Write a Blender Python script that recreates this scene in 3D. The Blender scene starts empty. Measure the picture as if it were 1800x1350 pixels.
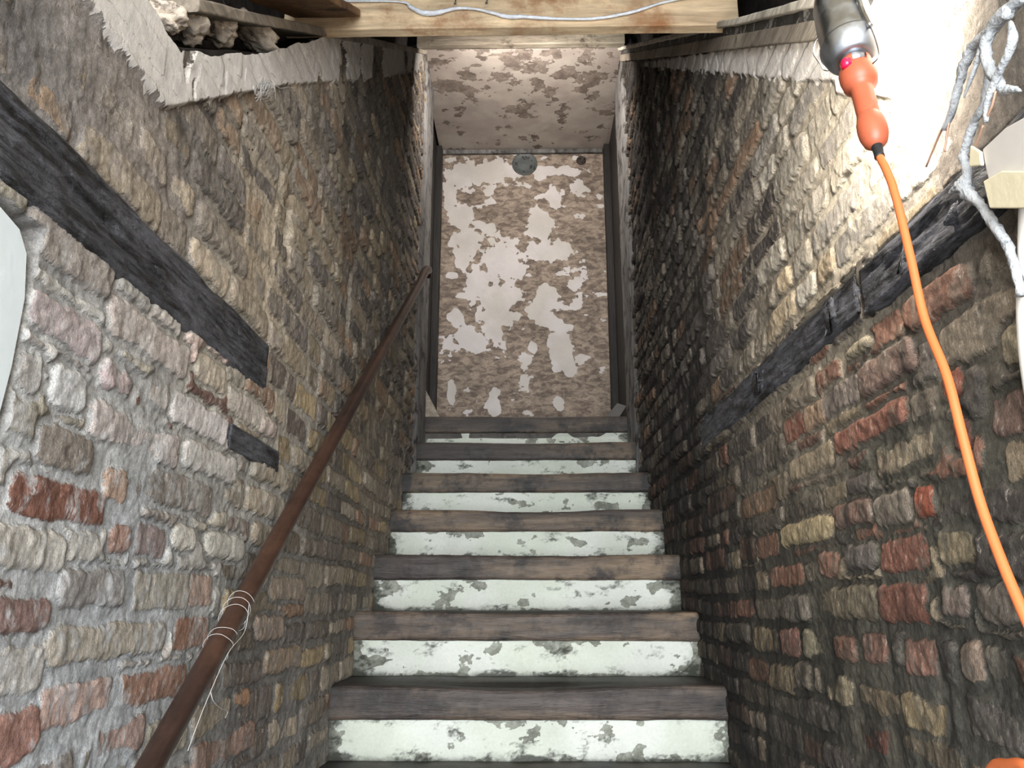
import bpy, math, random
import numpy as np
from mathutils import Vector, Matrix, noise as mnoise
# ------------------------------------------------------------------ camera, world, lights
sc = bpy.context.scene
C = sc.collection
FPX = 1425.0; PITCH = math.radians(15.05); YAW = math.radians(1.0)
cam = bpy.data.cameras.new('camera'); cam.sensor_width = 36; cam.lens = 36 * FPX / 1800; cam.clip_start = .02
camo = bpy.data.objects.new('camera', cam); C.objects.link(camo)
camo.location = (0, 0, 0); camo.rotation_euler = (math.pi / 2 + PITCH, 0, YAW); sc.camera = camo
w = bpy.data.worlds.new('world'); sc.world = w; w.use_nodes = True
w.node_tree.nodes['Background'].inputs[0].default_value = (.80, .90, 1.0, 1)
w.node_tree.nodes['Background'].inputs[1].default_value = 0.9
def area(name, loc, target, sx, sy, power, col):
    l = bpy.data.lights.new(name, 'AREA'); l.shape = 'RECTANGLE'; l.size = sx; l.size_y = sy; l.energy = power; l.color = col
    o = bpy.data.objects.new(name, l); C.objects.link(o); o.location = loc
    o.rotation_euler = (Vector(target) - Vector(loc)).to_track_quat('-Z', 'Y').to_euler(); return o
area('daylight_from_entrance', (-.1, -2.2, .35), (0, 3, .6), 2.6, 2.6, 235, (.93, .97, 1.0))
area('landing_fill', (0, 3.5, 2.70), (0, 5.0, 2.2), .5, .12, 13, (1.0, .93, .86))  # added unseen lamp that brightens the landing wall and soffit
sc.view_settings.view_transform = 'Standard'; sc.view_settings.look = 'None'
sc.view_settings.gamma = 1; sc.view_settings.use_curve_mapping = False
sc.view_settings.exposure = 0.75

# ------------------------------------------------------------------ measuring helpers
def _ray(px, py):
    x = (px - 900) / FPX; v = (675 - py) / FPX
    Y = math.cos(PITCH) - v * math.sin(PITCH); Z = math.sin(PITCH) + v * math.cos(PITCH)
    c, s = math.cos(YAW), math.sin(YAW)
    return (x * c - Y * s, x * s + Y * c, Z)
def onX(px, py, X): r = _ray(px, py); t = X / r[0]; return Vector((X, t * r[1], t * r[2]))
def onY(px, py, Y): r = _ray(px, py); t = Y / r[1]; return Vector((t * r[0], Y, t * r[2]))
def onZ(px, py, Z): r = _ray(px, py); t = Z / r[2]; return Vector((t * r[0], t * r[1], Z))

# numpy value noise
def vnoise(x, y, seed):
    rng = np.random.RandomState(seed); T = rng.rand(256, 256)
    xi = np.floor(x).astype(int); yi = np.floor(y).astype(int)
    fx = x - xi; fy = y - yi; fx = fx * fx * (3 - 2 * fx); fy = fy * fy * (3 - 2 * fy)
    a = T[xi % 256, yi % 256]; b = T[(xi + 1) % 256, yi % 256]; c = T[xi % 256, (yi + 1) % 256]; d = T[(xi + 1) % 256, (yi + 1) % 256]
    return (a + (b - a) * fx) * (1 - fy) + (c + (d - c) * fx) * fy
def fbm(x, y, f, octs=4, seed=0, gain=.5):
    s = 0; a = 1; t = 0
    for i in range(octs):
        s = s + a * (vnoise(x * f + 17.3 * i, y * f + 9.1 * i, seed + i) - .5) * 2; t += a; a *= gain; f *= 2.03
    return s / t
def lin(c):
    c = np.array(c, float) / 255.0
    return np.where(c <= .04045, c / 12.92, ((c + .055) / 1.055) ** 2.4)
def lc(c, a=1): l = lin(c); return (float(l[0]), float(l[1]), float(l[2]), a)

# ------------------------------------------------------------------ materials
class NT:
    def __init__(s, name):
        s.m = bpy.data.materials.new(name); s.m.use_nodes = True; s.t = s.m.node_tree
        s.b = s.t.nodes['Principled BSDF']; s.L = s.t.links; s.co = s.n('ShaderNodeTexCoord').outputs['Object']
    def n(s, k, **kw):
        o = s.t.nodes.new(k)
        for a, v in kw.items(): setattr(o, a, v)
        return o
    def put(s, sock, v):
        if isinstance(v, bpy.types.NodeSocket): s.L.new(v, sock)
        else: sock.default_value = v[:3] if sock.type == 'VECTOR' and hasattr(v, '__len__') else v
    def noise(s, scale, detail=4, rough=.55, stretch=(1, 1, 1), dist=0, rot=(0, 0, 0)):
        mp = s.n('ShaderNodeMapping'); mp.inputs['Scale'].default_value = stretch; mp.inputs['Rotation'].default_value = rot
        s.L.new(s.co, mp.inputs[0])
        o = s.n('ShaderNodeTexNoise'); s.L.new(mp.outputs[0], o.inputs['Vector'])
        o.inputs['Scale'].default_value = scale; o.inputs['Detail'].default_value = detail; o.inputs['Roughness'].default_value = rough; o.inputs['Distortion'].default_value = dist
        return o.outputs['Fac']
    def math(s, op, a, b=0, c=0, clamp=False):
        o = s.n('ShaderNodeMath', operation=op, use_clamp=clamp); s.put(o.inputs[0], a); s.put(o.inputs[1], b); s.put(o.inputs[2], c); return o.outputs[0]
    def rng(s, v, a, b, c=0, d=1, smooth=True):
        o = s.n('ShaderNodeMapRange', interpolation_type='SMOOTHSTEP' if smooth else 'LINEAR'); s.put(o.inputs[0], v)
        for i, x in enumerate((a, b, c, d)): o.inputs[i + 1].default_value = x
        return o.outputs[0]
    def mix(s, f, a, b, blend='MIX'):
        o = s.n('ShaderNodeMix', data_type='RGBA', blend_type=blend); s.put(o.inputs[0], f); s.put(o.inputs[6], a); s.put(o.inputs[7], b); return o.outputs[2]
    def attr(s, name):
        o = s.n('ShaderNodeAttribute'); o.attribute_name = name; return o
    def scale(s, col, v):
        o = s.n('ShaderNodeVectorMath', operation='SCALE'); s.put(o.inputs[0], col); s.put(o.inputs['Scale'], v); return o.outputs[0]
    def bump(s, h, strength=.5, dist=.01):
        o = s.n('ShaderNodeBump'); o.inputs['Strength'].default_value = strength; o.inputs['Distance'].default_value = dist
        s.put(o.inputs['Height'], h); s.L.new(o.outputs[0], s.b.inputs['Normal'])
    def done(s, col, rough=.9, metal=0, spec=.3):
        s.put(s.b.inputs['Base Color'], col); s.put(s.b.inputs['Roughness'], rough); s.put(s.b.inputs['Metallic'], metal)
        s.put(s.b.inputs['Specular IOR Level'], spec); return s.m

def mat_wall(name, rot):
    t = NT(name)
    sd = t.attr('sd').outputs['Fac']; pl = t.attr('plaster').outputs['Fac']; bc = t.attr('bcol').outputs['Color']; mc = t.attr('mcol').outputs['Color']
    soot = t.attr('soot').outputs['Fac']
    n1 = t.noise(26, 5, .65); n2 = t.noise(95, 4, .65); n3 = t.noise(42, 7, .74, (1, 2.3, 1.0), .25, rot); n4 = t.noise(9, 4, .6, (1, 1, 1), .3)
    n5 = t.noise(330, 3, .75, (1, 1.7, 1), .3, rot); n6 = t.noise(17, 6, .72, (1, 1.6, .9), .5)
    nn = t.math('ADD', t.math('MULTIPLY', t.math('SUBTRACT', n1, .5), .016), t.math('MULTIPLY', t.math('SUBTRACT', n2, .5), .012))
    m = t.rng(t.math('ADD', sd, nn), -.0016, .0022)
    v = t.math('MULTIPLY', t.rng(n3, .28, .72, .42, 1.5, False), t.rng(n5, .3, .7, .6, 1.4, False))
    b = t.scale(bc, v)
    b = t.mix(t.math('MULTIPLY', t.rng(n6, .50, .60), .62), b, t.scale(mc, t.rng(n2, .3, .7, .45, 1.5, False)))          # mortar smears, wear
    b = t.mix(t.math('MULTIPLY', t.rng(n3, .57, .67), .45), b, lc((214, 203, 188)))                                      # pale scratches of limewash
    mo = t.scale(mc, t.math('MULTIPLY', t.math('MULTIPLY', t.rng(n2, .3, .7, .68, 1.3, False), t.rng(n5, .3, .7, .65, 1.3, False)), t.rng(n4, .3, .7, .62, 1.15, False)))
    gap = t.math('MULTIPLY', t.rng(t.math('ADD', sd, t.math('MULTIPLY', nn, .8)), -.0048, -.0008), t.math('SUBTRACT', 1, m))
    col = t.mix(m, mo, b)
    # soot: blotches and streaks of black grime
    sm = t.rng(t.math('ADD', soot, t.math('MULTIPLY', t.math('SUBTRACT', t.noise(7, 6, .68, (1, 2.2, .8), .6), .5), 2.6)), .40, 1.05)
    col = t.mix(t.math('MULTIPLY', sm, .86), col, lc((38, 35, 33)))
    # plaster band
    pn = t.math('ADD', pl, t.math('ADD', t.math('MULTIPLY', t.math('SUBTRACT', t.noise(16, 5, .6, (1, 2.6, .45)), .5), .16), t.math('MULTIPLY', t.math('SUBTRACT', n2, .5), .02)))
    pm = t.rng(pn, -.004, .004)
    pcol = t.scale(t.attr('pcol').outputs['Color'], t.math('MULTIPLY', t.rng(n1, .3, .7, .82, 1.12, False), t.rng(n3, .3, .7, .85, 1.1, False)))
    col = t.mix(pm, col, pcol)
    h = t.math('ADD', t.math('MULTIPLY', t.noise(70, 7, .78, (1, 1.5, 1.0), .2, rot), .85), t.math('ADD', t.math('MULTIPLY', n2, .35), t.math('MULTIPLY', n5, .30)))
    h = t.math('ADD', h, t.math('MULTIPLY', m, .45)); h = t.math('ADD', h, t.math('MULTIPLY', pm, .5))
    t.bump(h, .9, .008)
    return t.done(col, t.rng(n1, .3, .7, .7, .95), 0, .25)

def mat_wood(name, c1, c2, axis='X', scale=9, rough=.8, dark=None, dk=(.5, .62), bump=.5, spec=.3, dirt_shade=False):
    t = NT(name); st = {'X': (.12, 1, 1), 'Y': (1, .12, 1), 'Z': (1, 1, .12)}[axis]
    g = t.noise(scale * 6, 6, .65, st, .6); big = t.noise(scale * .6, 4, .6, st, .4); f = t.noise(scale * 25, 3, .6, st)
    c = t.mix(t.rng(big, .35, .65), lc(c1), lc(c2)); c = t.scale(c, t.math('MULTIPLY', t.rng(g, .3, .7, .6, 1.35, False), t.rng(f, .3, .7, .85, 1.15, False)))
    if dark: c = t.mix(t.rng(t.noise(scale * .9, 6, .7), dk[0], dk[1]), c, lc(dark))
    if dirt_shade: c = t.mix(t.math('MULTIPLY', t.attr('dirt_shade').outputs['Fac'], .85, clamp=True), c, lc((34, 32, 30)))
    t.bump(t.math('ADD', g, t.math('MULTIPLY', f, .4)), bump, .006)
    return t.done(c, rough, 0, spec)

def mat_char(name):
    t = NT(name); st = (1, .22, 1.6)
    a = t.noise(24, 6, .7, st, 1.0); b = t.noise(80, 5, .7, (1, .5, 1)); c = t.noise(5, 4, .6)
    a = t.math('ADD', t.math('MULTIPLY', a, .6), t.math('MULTIPLY', t.noise(60, 6, .75, (1, .18, 1.6), .4), .4))
    col = t.mix(t.rng(a, .40, .60), lc((20, 19, 21)), lc((100, 100, 107)))
    col = t.mix(t.math('MULTIPLY', t.rng(b, .6, .72), .5), col, lc((150, 152, 160)))
    col = t.scale(col, t.rng(c, .3, .7, .55, 1.2, False))
    t.bump(t.math('ADD', a, t.math('MULTIPLY', b, .4)), 1.0, .02)
    return t.done(col, t.rng(b, .35, .65, .32, .75), 0, .55)

def mat_plain(name, c, rough=.6, metal=0, var=.15, sc_=25, spec=.4, bump=.15, dirt_shade=None, dr=(.55, .7)):
    t = NT(name); n = t.noise(sc_, 5, .6)
    col = t.scale(lc(c), t.rng(n, .3, .7, 1 - var, 1 + var, False))
    if dirt_shade: col = t.mix(t.rng(t.noise(sc_ * .8, 6, .68), *dr), col, lc(dirt_shade))
    if bump: t.bump(t.noise(sc_ * 3, 4, .6), bump, .004)
    return t.done(col, rough, metal, spec)

def mat_peel(name, paint, paint2, base, base2, stretch=(1, 1, 1), fine=.10, dirt_shade=False):
    """peeling paint: 'paint' attribute (signed) says where the coat is left"""
    t = NT(name); a = t.attr('paint').outputs['Fac']
    n = t.math('ADD', t.math('MULTIPLY', t.math('SUBTRACT', t.noise(22, 5, .62), .5), fine * 2.2), t.math('MULTIPLY', t.math('SUBTRACT', t.noise(70, 4, .6), .5), fine))
    m = t.rng(t.math('ADD', a, n), -.006, .006)
    nb = t.noise(17, 5, .65, stretch, .5); ns = t.noise(5, 4, .6); nf = t.noise(110, 4, .65, stretch)
    b = t.mix(t.rng(nb, .38, .62), lc(base), lc(base2)); b = t.scale(b, t.math('MULTIPLY', t.rng(ns, .3, .7, .72, 1.2, False), t.rng(nf, .3, .7, .8, 1.25, False)))
    b = t.mix(t.math('MULTIPLY', t.rng(nf, .62, .70), t.rng(nb, .5, .6)), b, lc((190, 180, 168)))
    p = t.mix(t.rng(t.noise(3.5, 3, .5), .4, .6), lc(paint), lc(paint2)); p = t.scale(p, t.math('MULTIPLY', t.rng(ns, .3, .7, .9, 1.06, False), t.rng(nf, .3, .7, .95, 1.05, False)))
    t.bump(t.math('ADD', t.math('MULTIPLY', m, .6), t.math('MULTIPLY', nf, .25)), .6, .006)
    c = t.mix(m, b, p)
    if dirt_shade: c = t.mix(t.rng(t.math('ADD', t.attr('dirt_shade').outputs['Fac'], t.math('MULTIPLY', t.math('SUBTRACT', t.noise(38, 8, .8, (.7, 1, 1)), .5), 1.6)), .25, 1.1, 0, .9), c, lc((48, 50, 44)))
    return t.done(c, t.math('SUBTRACT', .85, t.math('MULTIPLY', m, .25)), 0, .3)

def mat_metal(name, c, rough=.3):
    t = NT(name); n = t.noise(40, 4, .6)
    return t.done(t.scale(lc(c), t.rng(n, .3, .7, .85, 1.1, False)), t.rng(n, .3, .7, rough * .8, rough * 1.3), 1, .5)

M = {}
M['wall_left'] = mat_wall('stone_left', (math.radians(0), 0, 0)); M['wall_right'] = mat_wall('stone_right', (math.radians(12), 0, 0))
M['char'] = mat_char('charred_oak')
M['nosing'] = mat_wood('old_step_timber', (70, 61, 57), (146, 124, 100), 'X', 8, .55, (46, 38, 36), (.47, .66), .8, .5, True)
M['rail'] = mat_wood('brown_stained_rail', (48, 33, 28), (68, 47, 37), 'Y', 6, .42, (50, 36, 30), (.55, .7), .15, .5)
M['pine'] = mat_wood('raw_pine', (188, 160, 128), (208, 186, 154), 'X', 4, .7, (140, 98, 64), (.47, .68), .25)
M['plank'] = mat_wood('grey_plank', (150, 140, 126), (118, 108, 97), 'Y', 9, .8, (60, 54, 48), (.58, .72), .6)
M['plank_x'] = mat_wood('grey_plank_across', (150, 142, 126), (112, 102, 90), 'X', 9, .8, (72, 64, 56), (.56, .7), .5)
M['lit_plank'] = mat_wood('lit_plank', (212, 204, 190), (176, 168, 154), 'Y', 9, .8, (70, 64, 58), (.6, .72), .5)  # whiter plank: the light on the right plate is put into its colour
M['brown_plank'] = mat_wood('brown_plank', (158, 124, 90), (110, 82, 60), 'Y', 8, .8, (50, 40, 33), (.55, .7), .5)
M['jamb'] = mat_wood('painted_jamb', (122, 120, 118), (88, 86, 84), 'Z', 12, .7, (58, 54, 52), (.5, .62), .5)
M['door_dark'] = mat_wood('dark_door', (44, 42, 40), (30, 28, 27), 'Z', 8, .6, None)
M['void'] = mat_plain('dark_masonry', (44, 40, 38), .95, 0, .4, 30, .1, .8)  # one dark tone for the surfaces closing the void
M['floor'] = mat_plain('worn_floor', (96, 92, 88), .9, 0, .25, 12, .2, .5, (50, 47, 45))
M['plaster'] = mat_plain('smooth_white_plaster', (222, 230, 232), .6, 0, .05, 8, .3, .2, (196, 190, 168), (.6, .75))
M['ceil'] = mat_plain('cream_ceiling', (205, 190, 162), .8, 0, .08, 12, .2, .2, (160, 125, 80), (.6, .8))
M['end'] = mat_peel('peeling_end_wall', (196, 190, 188), (184, 178, 172), (104, 92, 84), (150, 136, 122), (1, 1, 2.0), .18)
M['soffit'] = mat_peel('peeling_landing_ceiling', (182, 172, 162), (168, 156, 148), (110, 98, 90), (140, 128, 118), (1, 1, 1), .22)
M['riser'] = mat_peel('painted_riser', (208, 211, 203), (198, 203, 190), (150, 152, 142), (120, 122, 112), (1, 1, 1), .16, True)
M['dark_peel'] = mat_plain('grimy_edge', (60, 58, 56), .8, 0, .3, 20, .3, .5, (140, 138, 134), (.55, .62))
M['orange'] = mat_plain('orange_rubber', (178, 90, 62), .45, 0, .05, 30, .5, .05)
M['orange_cord'] = mat_plain('orange_cord', (212, 112, 62), .5, 0, .05, 30, .4, 0)
M['steel'] = mat_metal('brushed_steel', (168, 172, 178), .38)
M['wire'] = mat_metal('galvanised_wire', (150, 150, 150), .35)
M['black'] = mat_plain('black_rubber', (32, 34, 36), .5, 0, .1, 30, .4, .05)
M['red'] = mat_plain('red_plastic', (240, 20, 70), .3, 0, .05, 30, .6, 0)
M['cable'] = mat_plain('dusty_cable', (182, 184, 186), .9, 0, .22, 60, .2, 1.0, (120, 122, 126), (.55, .68))
M['copper'] = mat_plain('bare_copper', (200, 160, 136), .45, .4, .1, 60, .5, 0)
M['foam'] = mat_plain('grey_sealant', (214, 218, 226), .7, 0, .15, 60, .3, .8)
M['tape'] = mat_plain('masking_tape', (222, 212, 180), .8, 0, .06, 20, .2, .2)
M['plastic'] = mat_plain('off_white_plastic', (206, 200, 192), .55, 0, .06, 15, .4, .05)
M['twine'] = mat_plain('pale_thread', (188, 184, 180), .9, 0, .1, 40, .2, 0)
M['vent'] = mat_plain('dark_metal_cover', (84, 88, 88), .55, .3, .12, 30, .5, .4, (40, 40, 38), (.58, .62))
M['iron'] = mat_plain('rusty_iron', (64, 54, 50), .7, .3, .2, 40, .4, .5)
M['rubble'] = mat_plain('pale_rubble', (196, 182, 166), .95, 0, .2, 30, .2, 1.0, (110, 100, 92), (.55, .65))
M['paper'] = mat_plain('grey_card', (92, 90, 88), .7, 0, .1, 20, .3, .1)
t = NT('lit_bulb'); t.b.inputs['Emission Color'].default_value = (1, .93, .82, 1); t.b.inputs['Emission Strength'].default_value = 420.0
M['bulb'] = t.done((.9, .9, .85, 1), .3)

# ------------------------------------------------------------------ object helpers
def mk(name, verts, faces, mat, parent=None, smooth=False):
    me = bpy.data.meshes.new(name); me.from_pydata([tuple(v) for v in verts], [], faces); me.update()
    if smooth: me.polygons.foreach_set('use_smooth', [True] * len(me.polygons))
    o = bpy.data.objects.new(name, me); C.objects.link(o)
    if mat: me.materials.append(mat)
    if parent: o.parent = parent; o.matrix_parent_inverse = Matrix.Translation(-parent.location)
    return o
def tag(o, label=None, cat=None, group=None):
    if label: o['label'] = label
    if cat: o['category'] = cat
    if group: o['group'] = group
    return o
def struct(o, label=None):
    o['kind'] = 'structure'
    if label: o['label'] = label
    return o
def empty(name, loc, label, cat, group=None):
    o = bpy.data.objects.new(name, None); o.location = loc; o.empty_display_size = .05; C.objects.link(o); return tag(o, label, cat, group)
def grid(name, P, mat, attrs=None, parent=None, smooth=True, flip=False):
    """P: (nu, nv, 3) array of points -> one mesh with point attributes"""
    nu, nv = P.shape[:2]; me = bpy.data.meshes.new(name)
    idx = np.arange(nu * nv).reshape(nu, nv)
    q = np.stack([idx[:-1, :-1], idx[1:, :-1], idx[1:, 1:], idx[:-1, 1:]], -1).reshape(-1, 4)
    if flip: q = q[:, ::-1]
    me.vertices.add(nu * nv); me.vertices.foreach_set('co', P.reshape(-1).astype(np.float32))
    nf = len(q); me.loops.add(nf * 4); me.loops.foreach_set('vertex_index', q.reshape(-1).astype(np.int32))
    me.polygons.add(nf); me.polygons.foreach_set('loop_start', (np.arange(nf) * 4).astype(np.int32))
    if smooth: me.polygons.foreach_set('use_smooth', np.ones(nf, bool))
    me.update(calc_edges=True)
    for k, a in (attrs or {}).items():
        if a.ndim == 3:
            d = me.attributes.new(k, 'FLOAT_COLOR', 'POINT'); b = np.ones((nu * nv, 4), np.float32); b[:, :3] = a.reshape(-1, 3); d.data.foreach_set('color', b.reshape(-1))
        else:
            d = me.attributes.new(k, 'FLOAT', 'POINT'); d.data.foreach_set('value', a.reshape(-1).astype(np.float32))
    o = bpy.data.objects.new(name, me); C.objects.link(o); me.materials.append(mat)
    if parent: o.parent = parent; o.matrix_parent_inverse = Matrix.Translation(-parent.location)
    return o
def box(name, lo, hi, mat, parent=None, skewz=0.0, rough=0.0, seed=0, res=.03):
    """box with subdivided, slightly worn faces; skewz = rise in z per metre of y"""
    lo = np.array(lo, float); hi = np.array(hi, float); d = hi - lo
    n = [max(1, min(60, int(round(d[i] / res)))) if rough else 1 for i in range(3)]
    V = {}; verts = []; faces = []
    def vid(i, j, k):
        key = (i, j, k)
        if key not in V:
            V[key] = len(verts); verts.append([lo[0] + d[0] * i / n[0], lo[1] + d[1] * j / n[1], lo[2] + d[2] * k / n[2]])
        return V[key]
    def face(a, b, c, fn):
        for i in range(n[a]):
            for j in range(n[b]):
                for e, side in ((0, 0), (n[c], 1)):
                    cs = []
                    for di, dj in ((0, 0), (1, 0), (1, 1), (0, 1)):
                        p = [0, 0, 0]; p[a] = i + di; p[b] = j + dj; p[c] = e; cs.append(vid(*p))
                    faces.append(cs if side else cs[::-1])
    face(0, 1, 2, None); face(1, 2, 0, None); face(2, 0, 1, None)
    v = np.array(verts)
    if rough:
        f1 = fbm(v[:, 0] + v[:, 1] * .7, v[:, 2] + v[:, 1] * .3, 14, 3, seed + 5); f2 = fbm(v[:, 0] * .8 + v[:, 1], v[:, 2] * 1.3 + 5, 11, 3, seed + 11); f3 = fbm(v[:, 0] + v[:, 2], v[:, 1] * 1.1, 12, 3, seed + 19)
        v = v + np.stack([f1, f2, f3], 1) * rough
    v[:, 2] += (v[:, 1] - lo[1]) * skewz
    o = mk(name, v.tolist(), faces, mat, parent, smooth=False)
    if d.min() > .006:
        b = o.modifiers.new('edge', 'BEVEL'); b.width = min(.003, d.min() * .2); b.segments = 2; b.limit_method = 'ANGLE'
    return o
def tube(name, pts, rad, mat, parent=None, sides=10, sub=6, lump=0, seed=1, flat=1.0):
    """smooth tube along points (Catmull-Rom), optional lumps"""
    pts = [Vector(p) for p in pts]; r = list(rad) if hasattr(rad, '__len__') else [rad] * len(pts)
    Q = []; R = []
    for i in range(len(pts) - 1):
        p0 = pts[max(i - 1, 0)]; p1 = pts[i]; p2 = pts[i + 1]; p3 = pts[min(i + 2, len(pts) - 1)]
        for k in range(sub):
            t_ = k / sub; Q.append(.5 * ((2 * p1) + (p2 - p0) * t_ + (2 * p0 - 5 * p1 + 4 * p2 - p3) * t_ ** 2 + (3 * p1 - p0 - 3 * p2 + p3) * t_ ** 3)); R.append(r[i] + (r[i + 1] - r[i]) * t_)
    Q.append(pts[-1]); R.append(r[-1])
    rnd = random.Random(seed); verts = []; faces = []
    tan = (Q[1] - Q[0]).normalized(); u = tan.orthogonal().normalized()
    for i, q in enumerate(Q):
        tn = (Q[min(i + 1, len(Q) - 1)] - Q[max(i - 1, 0)]).normalized()
        u = (u - tn * u.dot(tn)).normalized(); vv = tn.cross(u)
        for k in range(sides):
            a = 2 * math.pi * k / sides; rr = R[i] * (1 + lump * (rnd.random() - .5) * 2)
            verts.append(q + u * math.cos(a) * rr + vv * math.sin(a) * rr * flat)
    for i in range(len(Q) - 1):
        for k in range(sides):
            a = i * sides + k; b = i * sides + (k + 1) % sides; faces.append([a, b, b + sides, a + sides])
    faces.append(list(range(sides))[::-1]); faces.append([len(verts) - sides + k for k in range(sides)])
    return mk(name, verts, faces, mat, parent, smooth=True)
def lathe(name, A, D, prof, mat, parent=None, seg=32, a0=0, a1=360, U=None, thick=0):
    """profile [(distance along D, radius)] turned about the line A + t D"""
    A = Vector(A); D = Vector(D).normalized(); U = (Vector(U) - D * Vector(U).dot(D)).normalized() if U else D.orthogonal().normalized(); W = D.cross(U)
    full = abs(a1 - a0) >= 360; n = seg; cols = n if full else n + 1; verts = []; faces = []
    for tt, rr in prof:
        for k in range(cols):
            a = math.radians(a0 + (a1 - a0) * k / n); verts.append(A + D * tt + (U * math.cos(a) + W * math.sin(a)) * max(rr, 1e-5))
    for i in range(len(prof) - 1):
        for k in range(n):
            a = i * cols + k; b = i * cols + (k + 1) % cols; faces.append([a, b, b + cols, a + cols])
    o = mk(name, verts, faces, mat, parent, smooth=True)
    if thick: s = o.modifiers.new('thickness', 'SOLIDIFY'); s.thickness = thick; s.offset = 1
    return o

# ------------------------------------------------------------------ dimensions (metres, eye at the origin)
HW = .55                                      # half width of the stairwell
FLOOR = -1.604
def ztop(Y): return np.maximum(.92, .12 + .729 * Y)
def zband(Y): return np.maximum(.762, -.028 + .735 * Y)
def fstep(k): return 2.41 + .30 * k           # front of step k
def tstep(k): return -.226 + .197 * k         # top of step k

# ------------------------------------------------------------------ stone and brick walls
def bricks_for(side, seed, explicit, palette):
    rnd = random.Random(seed); out = []
    for (x0, x1, yc, h, col) in explicit:
        xm = (x0 + x1) / 2; c = onX(xm, yc, side * HW); a = onX(x0, yc, side * HW); b = onX(x1, yc, side * HW)
        t1 = onX(xm, yc - h / 2, side * HW); t2 = onX(xm, yc + h / 2, side * HW)
        out.append([min(a.y, b.y), max(a.y, b.y), t2.z, t1.z, col, rnd.random(), 1])
    n0 = len(out); E = np.array([[q[0], q[1], q[2], q[3]] for q in out])
    z = -1.6
    while z < 3.3:
        h = rnd.uniform(.060, .078); y = -.5 + rnd.uniform(0, .2)
        while y < 4.3:
            L = rnd.choice([.10, .11, .12, .15, .19, .22, .24, .25]) * rnd.uniform(.9, 1.1)
            g = rnd.uniform(.010, .020)
            r = [y, y + L - g, z + rnd.uniform(0, .006), z + h - rnd.uniform(.010, .018)]
            ov = np.maximum(0, np.minimum(E[:, 1], r[1]) - np.maximum(E[:, 0], r[0])) * np.maximum(0, np.minimum(E[:, 3], r[3]) - np.maximum(E[:, 2], r[2]))
            if ov.sum() < .55 * (r[1] - r[0]) * (r[3] - r[2]):
                out.append(r + [palette(rnd, (r[0] + r[1]) / 2, (r[2] + r[3]) / 2), rnd.random(), 0])
            y += L
        z += h
    return out

def soft(c, k=.78):
    g = (c[0] + c[1] + c[2]) / 3; return tuple(g + (v - g) * k for v in c)

def blend(Y, Z, pts):
    """inverse distance blend of control values [(y, z, value...)]"""
    acc = 0; ws = 0
    for p in pts:
        d = ((Y - p[0]) ** 2 + (Z - p[1]) ** 2 + .01) ** -1.6
        val = np.array(p[2], float)
        acc = acc + (d[..., None] * val if val.ndim else d * val); ws = ws + d
    return acc / (ws[..., None] if np.ndim(acc) > np.ndim(ws) else ws)

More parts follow.
